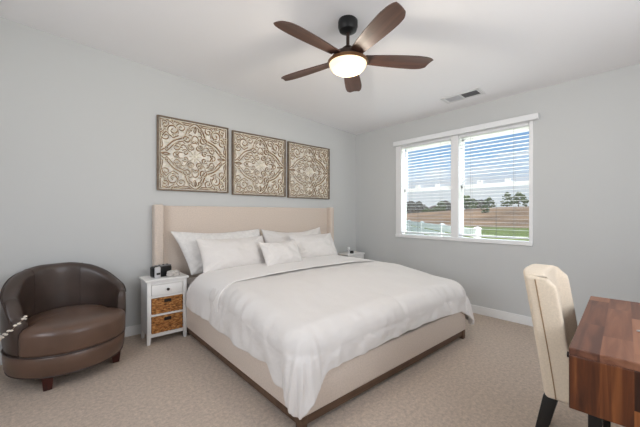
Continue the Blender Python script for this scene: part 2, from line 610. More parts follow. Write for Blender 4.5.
# valance across both blinds
b = MB(); b.box((-.075, -2.695, 2.272), (-.02, -.825, 2.338), .006)
b.box((-.078, -2.695, 2.272), (-.06, -.825, 2.282), .003)
tag(b.build('valance', M['slat'], smooth=False), 'long white wooden valance across the top of both window blinds', 'valance')
for i, (ya, yb) in enumerate(OPN):
    lab = ['white horizontal blind in the right half of the window, over the lawn view',
           'white horizontal blind in the left half of the window, nearer the corner'][i]
    t = thing('window_blind', lab, 'blind', (0.018, (ya + yb) / 2, WZ0 + .03), 0, 'white blinds in the window')
    hw = (yb - ya) / 2 - .006
    zc0 = WZ0 + .03
    f = MB(); f.box((-.022, -hw, 2.235 - zc0), (.025, hw, 2.268 - zc0), .003)
    f.build('headrail', M['slat'], t, smooth=False)
    f = MB()
    z = 2.222
    while z > WZ0 + .09:
        zz = z - zc0
        # a gently crowned slat
        rows = []
        for k in range(5):
            a = -1 + k * .5
            rows.append([(a * .024, -hw, zz + .0006 * (1 - a * a)), (a * .024, hw, zz + .0006 * (1 - a * a))])
        v1 = f.grid(rows)
        v2 = f.grid([[(p[0], p[1], p[2] - .0016) for p in r][::-1] for r in rows])
        z -= .0432
    f.build('slats', M['slat'], t, angle=60)
    f = MB(); f.box((-.024, -hw, .006), (.024, hw, .024), .004)
    f.build('bottom_rail', M['slat'], t, smooth=False)
    for k in (-.62, .62):
        for xx in (-.0255, .0255):
            f = MB(); f.tube([(xx, hw * k, .02), (xx, hw * k, 2.22 - zc0)], .0011, 5)
            f.build('ladder_cord', M['greyplastic'], t)
    f = MB(); f.tube([(-.032, -hw * .0 - (.06 if i == 0 else -.1), .02), (-.032, -hw * .0 - (.06 if i == 0 else -.1), .42)], .0022, 6)
    f.build('tilt_wand', M['greyplastic'], t)
    f = MB(); f.tube([(-.032, hw * .8, .56), (-.032, hw * .8, 2.2 - zc0)], .0014, 6)
    f.build('pull_cord', M['greyplastic'], t)

# ------------------------------------------------------------------ ceiling vent
ang = math.atan(0.0595)
vt = thing('ceiling_vent', 'white rectangular air vent on the ceiling near the window', 'vent', (-.36, -2.01, cz(-.36)))
vt.rotation_euler = (0, ang, 0)
f = MB()
f.box((-.095, -.225, -.008), (-.065, .225, 0), .003); f.box((.065, -.225, -.008), (.095, .225, 0), .003)
f.box((-.095, -.225, -.008), (.095, -.185, 0), .003); f.box((-.095, .185, -.008), (.095, .225, 0), .003)
f.box((-.07, -.006, -.007), (.07, .012, -.001))
f.build('frame', M['vent'], vt, smooth=False)
f = MB(); f.box((-.068, -.187, -.002), (.068, -.002, -.001)); f.build('dark_backing', M['ventdark'], vt, smooth=False)  # flat dark grey sheet behind this half of the louvers
f = MB(); f.box((-.068, .004, -.002), (.068, .187, -.001)); f.build('pale_backing', M['ventlight'], vt, smooth=False)  # flat pale sheet behind the other half
f = MB()
for k in range(7):
    x = -.055 + k * .018
    f.box((x - .0035, .004, -.006), (x + .0035, .187, -.0022))
f.build('louvers', M['ventlight'], vt, smooth=False)
f = MB()
for k in range(7):
    x = -.055 + k * .018
    f.box((x - .0014, -.187, -.006), (x + .0014, -.004, -.0022))
f.build('louvers', M['greyplastic'], vt, smooth=False)

# ------------------------------------------------------------------ ceiling fan
FX, FY = -2.285, -1.99
fz = cz(FX)
fan = thing('ceiling_fan', 'five blade walnut ceiling fan with a glowing bowl lamp above the bed', 'ceiling fan', (FX, FY, fz))
b = MB()
b.lathe([(0, 0.004), (.072, .004), (.076, -.01), (.076, -.05), (.066, -.078), (.045, -.09), (.02, -.094), (0, -.094)])
b.build('canopy', M['canopyblack'], fan)
b = MB(); b.lathe([(.0, -.09), (.013, -.09), (.013, -.20), (.022, -.205), (.03, -.22), (.0, -.22)], 24)
b.build('downrod', M['bronze'], fan)
b = MB()
b.lathe([(0, -.200), (.03, -.202), (.045, -.214), (.056, -.234), (.085, -.250), (.115, -.264), (.126, -.286), (.126, -.318), (0, -.318)])
b.build('motor_housing', M['bronze'], fan)
b = MB()
b.lathe([(.10, -.312), (.150, -.312), (.157, -.319), (.157, -.330), (.150, -.337), (.10, -.337)], 64)
b.build('lamp_ring', M['ring'], fan)
prof = [(.145, -.334)]
for k in range(1, 13):
    a = k / 12 * PI / 2
    prof.append((.145 * math.cos(a) ** .85 if k < 12 else 0, -.334 - .080 * math.sin(a)))
b = MB(); b.lathe(prof, 64)
b.build('lamp_bowl', M['lampglass'], fan)
BL = .664
for k, adeg in enumerate((38.0, 104.5, 183.3, 251.5, 325.2)):
    Rz = Matrix.Rotation(R(adeg), 4, 'Z')
    pitch = Matrix.Rotation(R(-11), 4, 'X')
    dz = Matrix.Translation((0, 0, -.296))
    b = MB()
    n = 40
    top = []
    for i in range(n + 1):
        s = i / n
        x = .135 + (BL - .135) * s
        w = .050 + .026 * math.sin(min(1, s * 1.25) * PI / 2) - .010 * smooth(.75, 1, s)
        w *= 1 - .34 * max(0, (s - .86) / .14) ** 3
        xl = x + (.0 if s < .93 else 0)
        top.append((x, w))
    rows = []
    for side in (.004, -.004):
        row_p = []
        for (x, w) in top:
            row_p.append([(x - .014 * a_ * smooth(BL - .10, BL, x), w * a_ * 1.0, side + .006 * (1 - a_ * a_)) for a_ in (-1, -.5, 0, .5, 1)])
        rows.append(row_p)
    v_t = b.grid(rows[0]); v_b = b.grid(rows[1])
    for i in range(n):
        for j in (0, 4):
            b.bm.faces.new([v_t[i][j], v_t[i + 1][j], v_b[i + 1][j], v_b[i][j]])
    for i in (0, n):
        for j in range(4):
            b.bm.faces.new([v_t[i][j], v_t[i][j + 1], v_b[i][j + 1], v_b[i][j]])
    bmesh.ops.recalc_face_normals(b.bm, faces=b.bm.faces)
    bl = b.build('blade', M['blade'], fan, angle=50)
    bl.matrix_local = dz @ Rz @ pitch
    b = MB()
    b.box((.09, -.034, .004), (.17, .034, .016), .004)
    bi = b.build('blade_bracket', M['bronze'], bl)
lamp_d = bpy.data.lights.new('fan_bulb', 'POINT')
lamp_d.energy = 14
lamp_d.color = (1.0, 0.90, 0.76)
lamp_d.shadow_soft_size = .06
lamp = bpy.data.objects.new('fan_bulb', lamp_d)
COL.objects.link(lamp)
lamp.parent = fan
lamp.location = (0, 0, -.47)


# ------------------------------------------------------------------ carved wall panels
def scroll_paths():
    """one quarter (x>0, z>0) of the carving, in units of the half size; mirrored later"""
    q = []

    def spiral(cx, cy, r0, a0, turns, sgn=1, n=34):
        p = []
        for i in range(n + 1):
            s = i / n
            r = r0 * (1 - .86 * s)
            a = a0 + sgn * turns * 2 * PI * s
            p.append((cx + r * math.cos(a), cy + r * math.sin(a)))
        return p

    def bez(p0, p1, p2, p3, n=18):
        return [tuple((1 - t) ** 3 * a + 3 * (1 - t) ** 2 * t * b_ + 3 * (1 - t) * t * t * c + t ** 3 * d
                      for a, b_, c, d in zip(p0, p1, p2, p3)) for t in [i / n for i in range(n + 1)]]
    # the ogee line from the top middle out to the side middle
    q.append(('m', bez((.02, .90), (.30, .74), (.10, .50), (.42, .40)) + bez((.42, .40), (.66, .33), (.66, .16), (.88, .02))))
    q.append(('b', bez((.02, .98), (.36, .80), (.18, .56), (.47, .47)) + bez((.47, .47), (.72, .38), (.74, .22), (.94, .08))))
    # corner volutes
    q.append(('b', spiral(.62, .70, .20, -2.4, 1.6, 1)))
    q.append(('m', spiral(.40, .80, .13, 0.2, 1.4, 1)))
    q.append(('m', spiral(.82, .50, .13, 2.0, 1.4, -1)))
    q.append(('b', spiral(.84, .84, .11, .8, 1.3, 1)))
    q.append(('m', bez((.62, .50), (.80, .62), (.86, .66), (.92, .94))))
    q.append(('m', bez((.48, .62), (.46, .78), (.62, .92), (.74, .94))))
    q.append(('m', bez((.78, .72), (.80, .60), (.90, .60), (.95, .40))))
    # inside the ogee
    q.append(('b', spiral(.24, .48, .13, -1.2, 1.5, 1)))
    q.append(('m', spiral(.50, .22, .12, 2.6, 1.4, -1)))
    q.append(('m', bez((.0, .62), (.10, .60), (.12, .50), (.10, .36))))
    q.append(('m', bez((.62, .0), (.60, .10), (.46, .10), (.36, .08))))
    q.append(('m', bez((.26, .30), (.36, .34), (.42, .30), (.44, .18))))
    q.append(('m', bez((.20, .22), (.26, .34), (.14, .40), (.06, .30))))
    q.append(('b', bez((.70, .0), (.78, .05), (.86, .05), (.94, .0))))
    q.append(('b', bez((.0, .70), (.05, .78), (.05, .84), (.0, .90))))
    q.append(('m', spiral(.14, .78, .07, -1.5, 1.2, 1)))
    q.append(('m', spiral(.80, .17, .07, 3.2, 1.2, 1)))
    q.append(('m', bez((.16, .93), (.30, .86), (.40, .98), (.56, .92))))
    q.append(('m', bez((.93, .16), (.86, .28), (.98, .34), (.92, .52))))
    q.append(('m', spiral(.10, .26, .09, 1.0, 1.3, -1)))
    q.append(('m', spiral(.28, .10, .09, .4, 1.3, 1)))
    q.append(('m', bez((.13, .13), (.20, .16), (.22, .24), (.34, .34))))
    q.append(('m', bez((.36, .22), (.44, .26), (.52, .30), (.60, .24))))
    q.append(('m', bez((.16, .52), (.24, .62), (.16, .68), (.08, .60))))
    q.append(('m', spiral(.62, .54, .08, 1.4, 1.2, 1)))
    q.append(('m', spiral(.95, .66, .07, 2.6, 1.1, 1)))
    q.append(('m', spiral(.66, .95, .07, 4.0, 1.1, -1)))
    q.append(('m', spiral(.52, .05, .06, 1.2, 1.0, 1)))
    q.append(('m', spiral(.05, .44, .06, 2.2, 1.0, 1)))
    q.append(('m', [(.97 * math.cos(t_) if 0 else .965, t_) for t_ in [k / 10 * .965 for k in range(11)]]))
    q.append(('m', [(t_, .965) for t_ in [k / 10 * .965 for k in range(11)]]))
    return q


def leaf(bmx, cx, cz_, L_, W_, a, d):
    """little carved leaf lying on the board"""
    ca, sa = math.cos(a), math.sin(a)
    n = 6
    left, right, mid = [], [], []
    for i in range(n + 1):
        s = i / n
        w = W_ * math.sin(PI * min(1, s * .96 + .04)) ** .8
        for lst, off, dep in ((left, w, .3), (mid, 0, 1), (right, -w, .3)):
            lst.append(bmx.verts.new((cx + ca * s * L_ - sa * off, -d * dep, cz_ + sa * s * L_ + ca * off)))
    for i in range(n):
        bmx.faces.new([left[i], left[i + 1], mid[i + 1], mid[i]])
        bmx.faces.new([mid[i], mid[i + 1], right[i + 1], right[i]])


H = .402
DEP = .028


def make_panel(name, label):
    t = thing(name, label, 'wall art', (0, 0, 0), 0, 'carved scroll panels above the headboard')
    b = MB()
    b.box((-H + .012, -.012, -H + .012), (H - .012, -.002, H - .012))
    b.build('backboard', M['artboard'], t, smooth=False)
    b = MB()
    w = .014
    b.box((-H, -DEP - .008, -H), (-H + w, 0, H), .003); b.box((H - w, -DEP - .008, -H), (H, 0, H), .003)
    b.box((-H + w, -DEP - .008, H - w), (H - w, 0, H), .003); b.box((-H + w, -DEP - .008, -H), (H - w, 0, -H + w), .003)
    b.build('frame', M['artframe'], t, smooth=False)
    K = H - w - .004
    bro, pal = MB(), MB()
    for kind, pts in scroll_paths():
        for sx in (1, -1):
            for sz in (1, -1):
                p3 = [(sx * x * K, -.016, sz * z * K) for x, z in pts]
                m_ = len(p3)
                big = kind == 'b'
                r_ = .0100 if big else .0078
                rad = [r_ * (1 - .45 * abs(2 * i / (m_ - 1) - 1) ** 3) for i in range(m_)]
                bro.tube(p3, rad, 6, up=(0, -1, 0))
                # a paler carved ridge on top, offset inwards
                pal.tube([(x + sx * .005, y - .0065, z + sz * .006) for x, y, z in p3], [q * .45 for q in rad], 5, up=(0, -1, 0))
    rng = random.Random(11)
    for (x, z, L_, W_, a) in ((.30, .66, .16, .045, .6), (.56, .56, .15, .045, 1.2), (.72, .32, .14, .04, .3), (.88, .68, .14, .04, 2.2),
                              (.52, .92, .14, .035, 2.9), (.10, .46, .13, .04, 1.9), (.34, .16, .14, .04, .2), (.22, .58, .12, .035, 2.4),
                              (.95, .30, .12, .03, 1.7), (.66, .86, .12, .035, 4.0), (.40, .30, .12, .035, 1.1), (.60, .10, .12, .03, .5),
                              (.93, .93, .18, .05, 3.9), (.72, .60, .12, .04, 5.2)):
        for sx in (1, -1):
            for sz in (1, -1):
                aa = a if sx > 0 else PI - a
                aa = aa if sz > 0 else -aa
                leaf(pal.bm, sx * x * K, sz * z * K, L_ * K, W_ * K * .62, aa, .021)
    bro.build('scrollwork', M['scroll'], t)
    bmesh.ops.recalc_face_normals(pal.bm, faces=pal.bm.faces)
    pal.build('raised_leaves', M['scrollpale'], t)
    b = MB()
    for k in range(8):
        a = k * PI / 4
        leaf(b.bm, .022 * math.cos(a), .022 * math.sin(a), .045, .012, a, .028)
        leaf(b.bm, .07 * math.cos(a + .39), .07 * math.sin(a + .39), .030, .008, a + .39, .02)
    b.ball((0, -.02, 0), .017, .012, .017)
    for k in range(12):
        a = k * PI / 6
        b.ball((.1 * math.cos(a), -.016, .1 * math.sin(a)), .006)
    b.build('rosette', M['scrollpale'], t)
    return t


pan = make_panel('carved_panel', 'square carved scroll panel on the wall, leftmost and nearest of the three')
pan.location = (-2.762, -.002, 1.903)
for loc, lab in (((-1.906, -.002, 1.888), 'square carved scroll panel in the middle of the three above the bed'),
                 ((-1.058, -.002, 1.878), 'square carved scroll panel on the wall, rightmost and closest to the corner')):
    c = copy_tree(pan)
    c.location = loc
    c['label'] = lab

# ------------------------------------------------------------------ bed frame
BX0, BX1, BYF = -2.975, -.885, -2.283
bed = thing('bed', 'king size bed frame upholstered in beige linen with a winged headboard', 'bed', ((BX0 + BX1) / 2, -1.15, 0))
ox, oy = bed.location.x, bed.location.y


def bbx(lo, hi, bev, name, m_, seg=3):
    q = MB(); q.box((lo[0] - ox, lo[1] - oy, lo[2]), (hi[0] - ox, hi[1] - oy, hi[2]), bev, seg)
    return q.build(name, m_, bed, angle=30)


hb = bbx((-3.13, -.05, .08), (-.71, -.002, 1.335), .012, 'headboard_panel', M['linen'])
bbx((-3.212, -.125, .03), (-3.118, -.002, 1.345), .022, 'headboard_wing', M['linen'], 4)
bbx((-.722, -.125, .03), (-.640, -.002, 1.345), .022, 'headboard_wing', M['linen'], 4)
bbx((BX0, BYF + .04, .085), (BX0 + .05, -.05, .302), .012, 'side_rail', M['linen'])
bbx((BX1 - .05, BYF + .04, .085), (BX1, -.05, .302), .012, 'side_rail', M['linen'])
bbx((BX0, BYF, .085), (BX1, BYF + .05, .302), .012, 'footboard', M['linen'])
q = MB()
for lo, hi in (((BX0 + .012, BYF + .012, .03), (BX1 - .012, BYF + .05, .088)), ((BX0 + .012, BYF + .05, .03), (BX0 + .05, -.06, .088)),
               ((BX1 - .05, BYF + .05, .03), (BX1 - .012, -.06, .088))):
    q.box((lo[0] - ox, lo[1] - oy, lo[2]), (hi[0] - ox, hi[1] - oy, hi[2]), .003)
q.build('wood_plinth', M['bedwood'], bed, smooth=False)
for lx in (BX0 + .003, BX1 - .053):
    for ly in (BYF + .003, -.14):
        bbx((lx, ly, 0), (lx + .05, ly + .05, .09), .004, 'leg', M['bedwood'])
q = MB(); q.box((BX0 + .05 - ox, BYF + .05 - oy, .16), (BX1 - .05 - ox, -.05 - oy, .20))
q.build('slat_deck', M['bedwood'], bed, smooth=False)

b = MB(); b.box((BX0 + .07, BYF + .12, .2), (BX1 - .07, -.065, .535), .06, 5)
tag(b.build('mattress', M['sheet']), 'white sheeted mattress edge below the pillows beside the nightstand', 'mattress')


# ------------------------------------------------------------------ bedding
def drape(name, y_head, y_foot, ztop, hem, material, label, cat, out_l, out_r, wr, seed, thick):
    """a cover over the mattress: plateau, rolled edge and hanging sides; hem(x, y) gives the lower edge"""
    xl, xr = BX0 - out_l, BX1 + out_r
    RR = .16
    NA, NS = 9, 22
    NO = NA + NS
    ix0, ix1, iy = xl + RR, xr - RR, y_foot + RR
    NX, NY = 84, 46
    us = [(-k / NO, 0) for k in range(NO, 0, -1)] + [(0, i / NX) for i in range(NX + 1)] + [(k / NO, 1) for k in range(1, NO + 1)]
    vs_ = [(0, j / NY) for j in range(NY + 1)] + [(k / NO, 1) for k in range(1, NO + 1)]

    def zt(x, y):
        return ztop(x, y) + wr * (.9 * (.3 - abs(nz(x * 3.1 + .6 * y, y * 2.3, seed + 50)) * 1.4) + nz(x * 2.1, y * 2.1, seed) + .6 * nz(x * 5, y * 5, seed + 3) + .3 * nz(x * 12, y * 12, seed + 5))
    rows = []
    for sv, fv in vs_:
        row = []
        for su, fu in us:
            cx_, cy_ = ix0 + (ix1 - ix0) * fu, y_head + (iy - y_head) * fv
            t = max(abs(su), sv)
            zc = zt(cx_, cy_)
            if t == 0:
                row.append(Vector((cx_, cy_, zc)))
                continue
            l_ = math.hypot(su, sv)
            nx, ny = su / l_, -sv / l_
            corner = abs(2 * nx * ny)
            px, py = cx_ + nx * RR * (1 + .42 * corner), cy_ + ny * RR * (1 + .42 * corner)
            hz = hem(px, py) - .05 * corner ** 5
            k = t * NO
            along = cy_ * abs(nx) + cx_ * abs(ny) + corner * .35 * math.atan2(-ny, nx)
            if k <= NA:
                a = k / NA * PI / 2
                x, y = cx_ + nx * RR * math.sin(a), cy_ + ny * RR * math.sin(a)
                z = zc - RR * .95 * (1 - math.cos(a))
                w = (k / NA)
                dt = 0
            else:
                dt = (k - NA) / NS
                x, y = cx_ + nx * RR, cy_ + ny * RR
                z1 = zc - RR * .95
                z = z1 + (hz - z1) * dt
                w = 1
            # folds that open towards the hem, and soft gathers over the roll
            side = abs(nx)
            fold = (.026 * side + .012) * nz(along * 4.5, dt * .7, seed + 9) + .009 * nz(along * 12, dt * 1.2, seed + 14)
            rad = (px - cx_) * nx + (py - cy_) * ny - RR
            off = rad * dt ** .45 + .014 * dt + fold * dt ** 1.2
            gath = (.017 * nz(along * 7.0, t * 2.2, seed + 21) + .009 * nz(along * 17, t * 3, seed + 31) + corner * .012 * smooth(.15, .6, t) * math.sin(math.atan2(-ny, abs(nx)) * 22 + 1.2)) * w
            gath += .021 * w * (.35 - abs(nz(along * 8.5 + .8 * nz(cx_ * 2, cy_ * 2, 3), t * 1.1, seed + 41)) * 1.6)
            gath *= 1 - corner * (1 - smooth(.02, .45, t))
            off = max(off, -.002) + gath * (.55 if dt else 1)
            row.append(Vector((x + nx * off, y + ny * off, z + gath * (1 - dt) * .8)))
        rows.append(row)
    bm_ = MB()
    bm_.grid(rows)
    bmesh.ops.recalc_face_normals(bm_.bm, faces=bm_.bm.faces)
    o = bm_.build(name, material, angle=180)
    md = o.modifiers.new('thickness', 'SOLIDIFY')
    md.thickness = thick
    md.offset = -1
    sd = o.modifiers.new('smooth', 'SUBSURF')
    sd.levels = 1
    sd.render_levels = 1
    return tag(o, label, cat)


def hem_duvet(x, y):
    left = [(-2.42, .15), (-2.313, .15), (-2.24, .175), (-2.17, .20), (-2.05, .245), (-1.985, .29), (-1.85, .282), (-1.62, .286), (-1.32, .302), (-1.0, .322)]
    foot = [(-3.03, .15), (-3.0, .155), (-2.92, .187), (-2.85, .252), (-2.78, .304), (-2.68, .310), (-2.44, .315), (-2.04, .334), (-1.5, .335), (-1.03, .300), (-.95, .26), (-.85, .19), (-.80, .17)]
    right = [(-2.42, .18), (-2.30, .19), (-2.1, .28), (-1.9, .30), (-1.0, .31)]
    if y < BYF + .075:
        return table(foot, x) + .004 * nz(x * 9, 2)
    return (table(left, y) if x < -1.9 else table(right, y)) + .006 * nz(y * 9, x)


def z_duvet(x, y):
    c = 1 - ((x - (BX0 + BX1) / 2) / 1.1) ** 2
    return .652 + .022 * c - .085 * smooth(-1.35, -2.2, y)


# head half of the covers, turned smooth below the pillows
def drape_strip(name, y0, y1, material, label, cat):
    """coverlet across the bed, hanging on both sides"""
    out = .024
    xl, xr = BX0 - out, BX1 + out
    rows = []
    NY = 40
    for j in range(NY + 1):
        y = y0 + (y1 - y0) * j / NY
        prof_ = []
        RR = .16
        hz = .322 - .02 * nz(y * 6, 3) if j else .35
        hz = table([(-1.4, .325), (-1.0, .322), (-.55, .305), (-.45, .33)], y)
        for side in (0, 1):
            px = xl if side == 0 else xr
            sg = -1 if side == 0 else 1
            seg = []
            for k in range(14):
                t = 1 - k / 13
                zz = hz + (.668 - RR - hz) * (1 - t)
                seg.append((px + sg * (.008 * t + (.012 * nz(y * 6, zz, 4 + side) + .008 * nz(y * 15, zz, 8)) * t), y, zz))
            for k in range(1, 8):
                a = (1 - k / 8) * PI / 2
                seg.append((px - sg * RR + sg * RR * math.sin(a), y, .668 - RR * (1 - math.cos(a)) - 0))
            if side == 0:
                left = seg
            else:
                right = seg[::-1]
        mid = []
        xi0, xi1 = xl + RR, xr - RR
        for k in range(41):
            x = xi0 + (xi1 - xi0) * k / 40
            c = 1 - ((x - (BX0 + BX1) / 2) / 1.0) ** 2
            mid.append((x, y, .672 + .026 * c + .006 * nz(x * 3, y * 3, 6) + .004 * nz(x * 9, y * 9, 7)))
        # the head edge of the cover sinks down onto the mattress
        drop = .07 * smooth(-.60, -.45, y) + .006 * nz(y * 3, 1)
        rows.append([(p[0], p[1] + (.02 * nz(p[0] * 2.2, 5) + .03 * max(0, p[0] + 2.0) * 0) * (j / NY), p[2] - (drop if p[2] > .5 else 0)) for p in left + mid + right])
    bm_ = MB()
    bm_.grid(rows)
    bmesh.ops.recalc_face_normals(bm_.bm, faces=bm_.bm.faces)
    o = bm_.build(name, material, angle=180)
    md = o.modifiers.new('thickness', 'SOLIDIFY')
    md.thickness = .010
    md.offset = -1
    sd = o.modifiers.new('smooth', 'SUBSURF')
    sd.levels = 1
    sd.render_levels = 1
    return tag(o, label, cat)


drape_strip('coverlet', -.45, -1.2, M['sheet'], 'smooth white turned back cover between the pillows and the duvet', 'blanket')
drape('duvet', -1.02, BYF - .012, z_duvet, hem_duvet, M['duvet'],
      'big white duvet hanging in a point over the near foot corner of the bed', 'duvet', .020, .10, .008, 2.0, .022)


def pillow(name, label, w, h, t, loc, lean, rz, material, seed, group, pinch=.05, taper=0.0, sag=0.0):
    n, m = 40, 28
    rows_f, rows_b = [], []
    for j in range(m + 1):
        bb = -1 + 2 * j / m
        rf, rb = [], []
        for i in range(n + 1):
            a = -1 + 2 * i / n
            x = w / 2 * a * (1 - pinch * (1 - bb * bb))
            x += taper * (1 - bb) / 2 * max(0, -a)
            z = h / 2 * bb * (1 - pinch * 1.4 * (1 - a * a))
            z -= sag * (1 - a * a) * (bb + 1) / 2
            z += .010 * nz(a * 2, bb * 2, seed) * (1 if bb > 0 else .3)
            prof_ = max(0, (1 - abs(a) ** 2.4)) ** .55 * max(0, (1 - abs(bb) ** 2.2)) ** .55
            d = t / 2 * prof_
            d *= 1 + .18 * (-bb)
            wr = (.016 * nz(a * 3, bb * 2.2, seed + 1) + .008 * nz(a * 8, bb * 6, seed + 2)) * min(1, prof_ * 1.6)
            # puckers running in from the corners
            cr = math.exp(-((abs(a) - .8) ** 2 + (abs(bb) - .75) ** 2) * 7) * .008 * math.sin((abs(a) - abs(bb)) * 26 + seed)
            rf.append((x, -d - wr - cr * min(1, prof_ * 3), z + h / 2))
            rb.append((x, d, z + h / 2))
        rows_f.append(rf); rows_b.append(rb[::-1])
    b = MB()
    b.grid(rows_f); b.grid(rows_b)
    bmesh.ops.remove_doubles(b.bm, verts=b.bm.verts, dist=.0008)
    bmesh.ops.recalc_face_normals(b.bm, faces=b.bm.faces)
    o = b.build(name, material, angle=180)
    sd = o.modifiers.new('smooth', 'SUBSURF'); sd.levels = 1; sd.render_levels = 1
    o.location = loc
    o.rotation_euler = (R(-lean), 0, R(rz))
    return tag(o, label, 'pillow', group)


pillow('bed_pillow', 'long white pillow standing at the back left against the headboard', 1.09, .50, .19, (-2.535, -.34, .60), 22, 0, M['shampillow'], 1.3, 'pillows on the bed', .045, .16, sag=.02)
pillow('bed_pillow', 'long white pillow standing at the back right against the headboard', 1.03, .49, .19, (-1.475, -.33, .60), 21, 0, M['pillow'], 4.1, 'pillows on the bed', .06, sag=.05)
pillow('bed_pillow', 'white pillow leaning in front of the back left pillow', .82, .40, .20, (-2.49, -.60, .648), 30, 2, M['pillow'], 7.7, 'pillows on the bed', .05, sag=.015)
pillow('bed_pillow', 'white pillow at the front right near the far nightstand', .74, .375, .20, (-1.36, -.57, .648), 28, -2, M['pillow'], 9.2, 'pillows on the bed', .05, sag=.01)
pillow('bed_pillow', 'smallest white pillow, in the middle of the front row', .53, .315, .16, (-2.02, -.78, .668), 32, 3, M['pillow'], 12.4, 'pillows on the bed', .06, sag=.01)


# ------------------------------------------------------------------ nightstands
def make_nightstand(label, loc, w=.36, d=.265, h=.617):
    t = thing('nightstand', label, 'nightstand', loc, 0, 'white nightstands')
    hw = w / 2
    b = MB(); b.box((-hw - .018, -.014, h - .02), (hw + .018, d + .004, h), .004); b.build('top', M['whitewood'], t, angle=30)
    lg = .034
    for sx in (-1, 1):
        for y0 in (0, d - lg):
            xa = sx * (hw - lg / 2)
            b = MB()
            b.box((xa - lg / 2, y0, .10), (xa + lg / 2, y0 + lg, h - .02), .002)
            b.prism((xa - sx * 0, y0 + lg / 2, .102), (lg / 2, lg / 2), (xa + sx * .004, y0 + lg / 2 - (.002 if y0 == 0 else -.002), 0), (lg / 2 * .72, lg / 2 * .72))
            b.build('leg', M['whitewood'], t, angle=30)
        b = MB(); b.box((sx * (hw - .012) - .007, lg, .085), (sx * (hw - .012) + .007, d - lg, h - .02)); b.build('side_panel', M['whitewood'], t, smooth=False)
    b = MB(); b.box((-hw + lg, d - .014, .085), (hw - lg, d - .004, h - .02)); b.build('back_panel', M['whitewood'], t, smooth=False)
    iw = hw - lg
    for z0, z1 in ((.565, .597), (.438, .456), (.262, .281), (.065, .098)):
        b = MB()
        b.box((-iw, .004, z0), (iw, d - .02, z1), .002)
        b.build('shelf', M['whitewood'], t, smooth=False)
    b = MB(); b.box((-iw + .004, .0, .459), (iw - .004, .018, .562), .003)
    dr = b.build('drawer', M['whitewood'], t, angle=30)
    b = MB()
    b.lathe([(.0, 0), (.006, 0), (.006, .010), (.013, .014), (.014, .020), (.008, .026), (0, .027)], 20)
    bmesh.ops.transform(b.bm, matrix=Matrix.Translation((0, .0, .512)) @ Matrix.Rotation(R(90), 4, 'X'), verts=b.bm.verts)
    b.build('knob', M['knob'], dr)
    for z0, z1 in ((.284, .432), (.101, .256)):
        b = MB()
        yb = .006
        # woven front: rows of strands bulging over and under uprights
        nr = 9
        hh = (z1 - z0) / nr
        for r_ in range(nr):
            pts = []
            for k in range(33):
                x = -iw + .008 + (2 * iw - .016) * k / 32
                pts.append((x, yb + .004 * math.sin(k * PI / 2 + (PI if r_ % 2 else 0)), z0 + hh * (r_ + .5)))
            b.tube(pts, hh * .56, 6)
        b.box((-iw + .006, yb + .004, z0 + .002), (iw - .006, d - .03, z1 - .002))
        bk = b.build('wicker_basket', M['wicker'], t)
        b = MB(); b.box((-.033, yb - .016, z1 - .046), (.033, yb, z1 - .016), .006)
        b.build('handle_opening', M['darkhole'], bk)
        b = MB()
        b.tube([(-iw + .008, yb - .004, z1 - .004), (iw - .008, yb - .004, z1 - .004)], .006, 8)
        b.build('rim', M['wicker'], bk)
    return t


ns1 = make_nightstand('narrow white nightstand with two wicker baskets beside the brown armchair', (-3.158, -.392, 0))
ns2 = copy_tree(ns1)
ns2.location = (-.365, -.335, 0)
ns2['label'] = 'white nightstand mostly hidden behind the far side of the bed'

# things on the near nightstand
tz = .617
ck = thing('clock_radio', 'black clock radio with a silver front on the near nightstand', 'clock radio', (-3.19, -.27, tz), R(14))
b = MB(); b.box((-.085, -.035, 0), (.10, .055, .108), .018, 3); b.build('body', M['black'], ck)
b = MB(); b.box((-.04, -.028, .105), (.095, .048, .114), .004); b.build('top_panel', M['greyplastic'], ck)
b = MB(); b.box((-.083, -.058, .0), (-.028, -.03, .108), .012, 3); fp = b.build('front_panel', M['silver'], ck)
b = MB(); b.box((-.073, -.060, .032), (-.036, -.057, .052), .002); b.build('display', M['black'], fp, smooth=False)
for k in range(3):
    b = MB()
    b.lathe([(0, 0), (.009, 0), (.009, .006), (0, .007)], 14, (-.01 + k * .04, .008, .114))
    b.build('button', M['black'], ck)
b = MB()
b.tube([(.10, .02, .04), (.125, .01, .045), (.135, -.02, .02), (.12, -.05, .006)], .006, 8)
b.build('cord', M['black'], ck)
# shell-like ornament
so = thing('shell_ornament', 'pale spiky shell ornament beside the clock radio', 'ornament', (-3.095, -.345, tz))
b = MB()
bmesh.ops.create_icosphere(b.bm, subdivisions=4, radius=1)
for v in b.bm.verts:
    n_ = v.co.normalized()
    k = 1 + .28 * nz(n_.x * 3.2, n_.y * 3.2, n_.z * 3.2 + 4) + .18 * abs(nz(n_.x * 7, n_.y * 7, n_.z * 7))
    v.co = Vector((n_.x * .058 * k, n_.y * .036 * k, max(-.03, n_.z * .034 * k) + .03))
b.build('body', M['shell'], so)
b = MB()
for k in range(7):
    a = -.9 + k * .45
    b.tube([(.02 * math.sin(a), -.002, .035), (.05 * math.sin(a), .006 * math.cos(k), .045 + .022 * math.cos(a))], [.009, .002], 8)
b.build('spike', M['shell'], so)

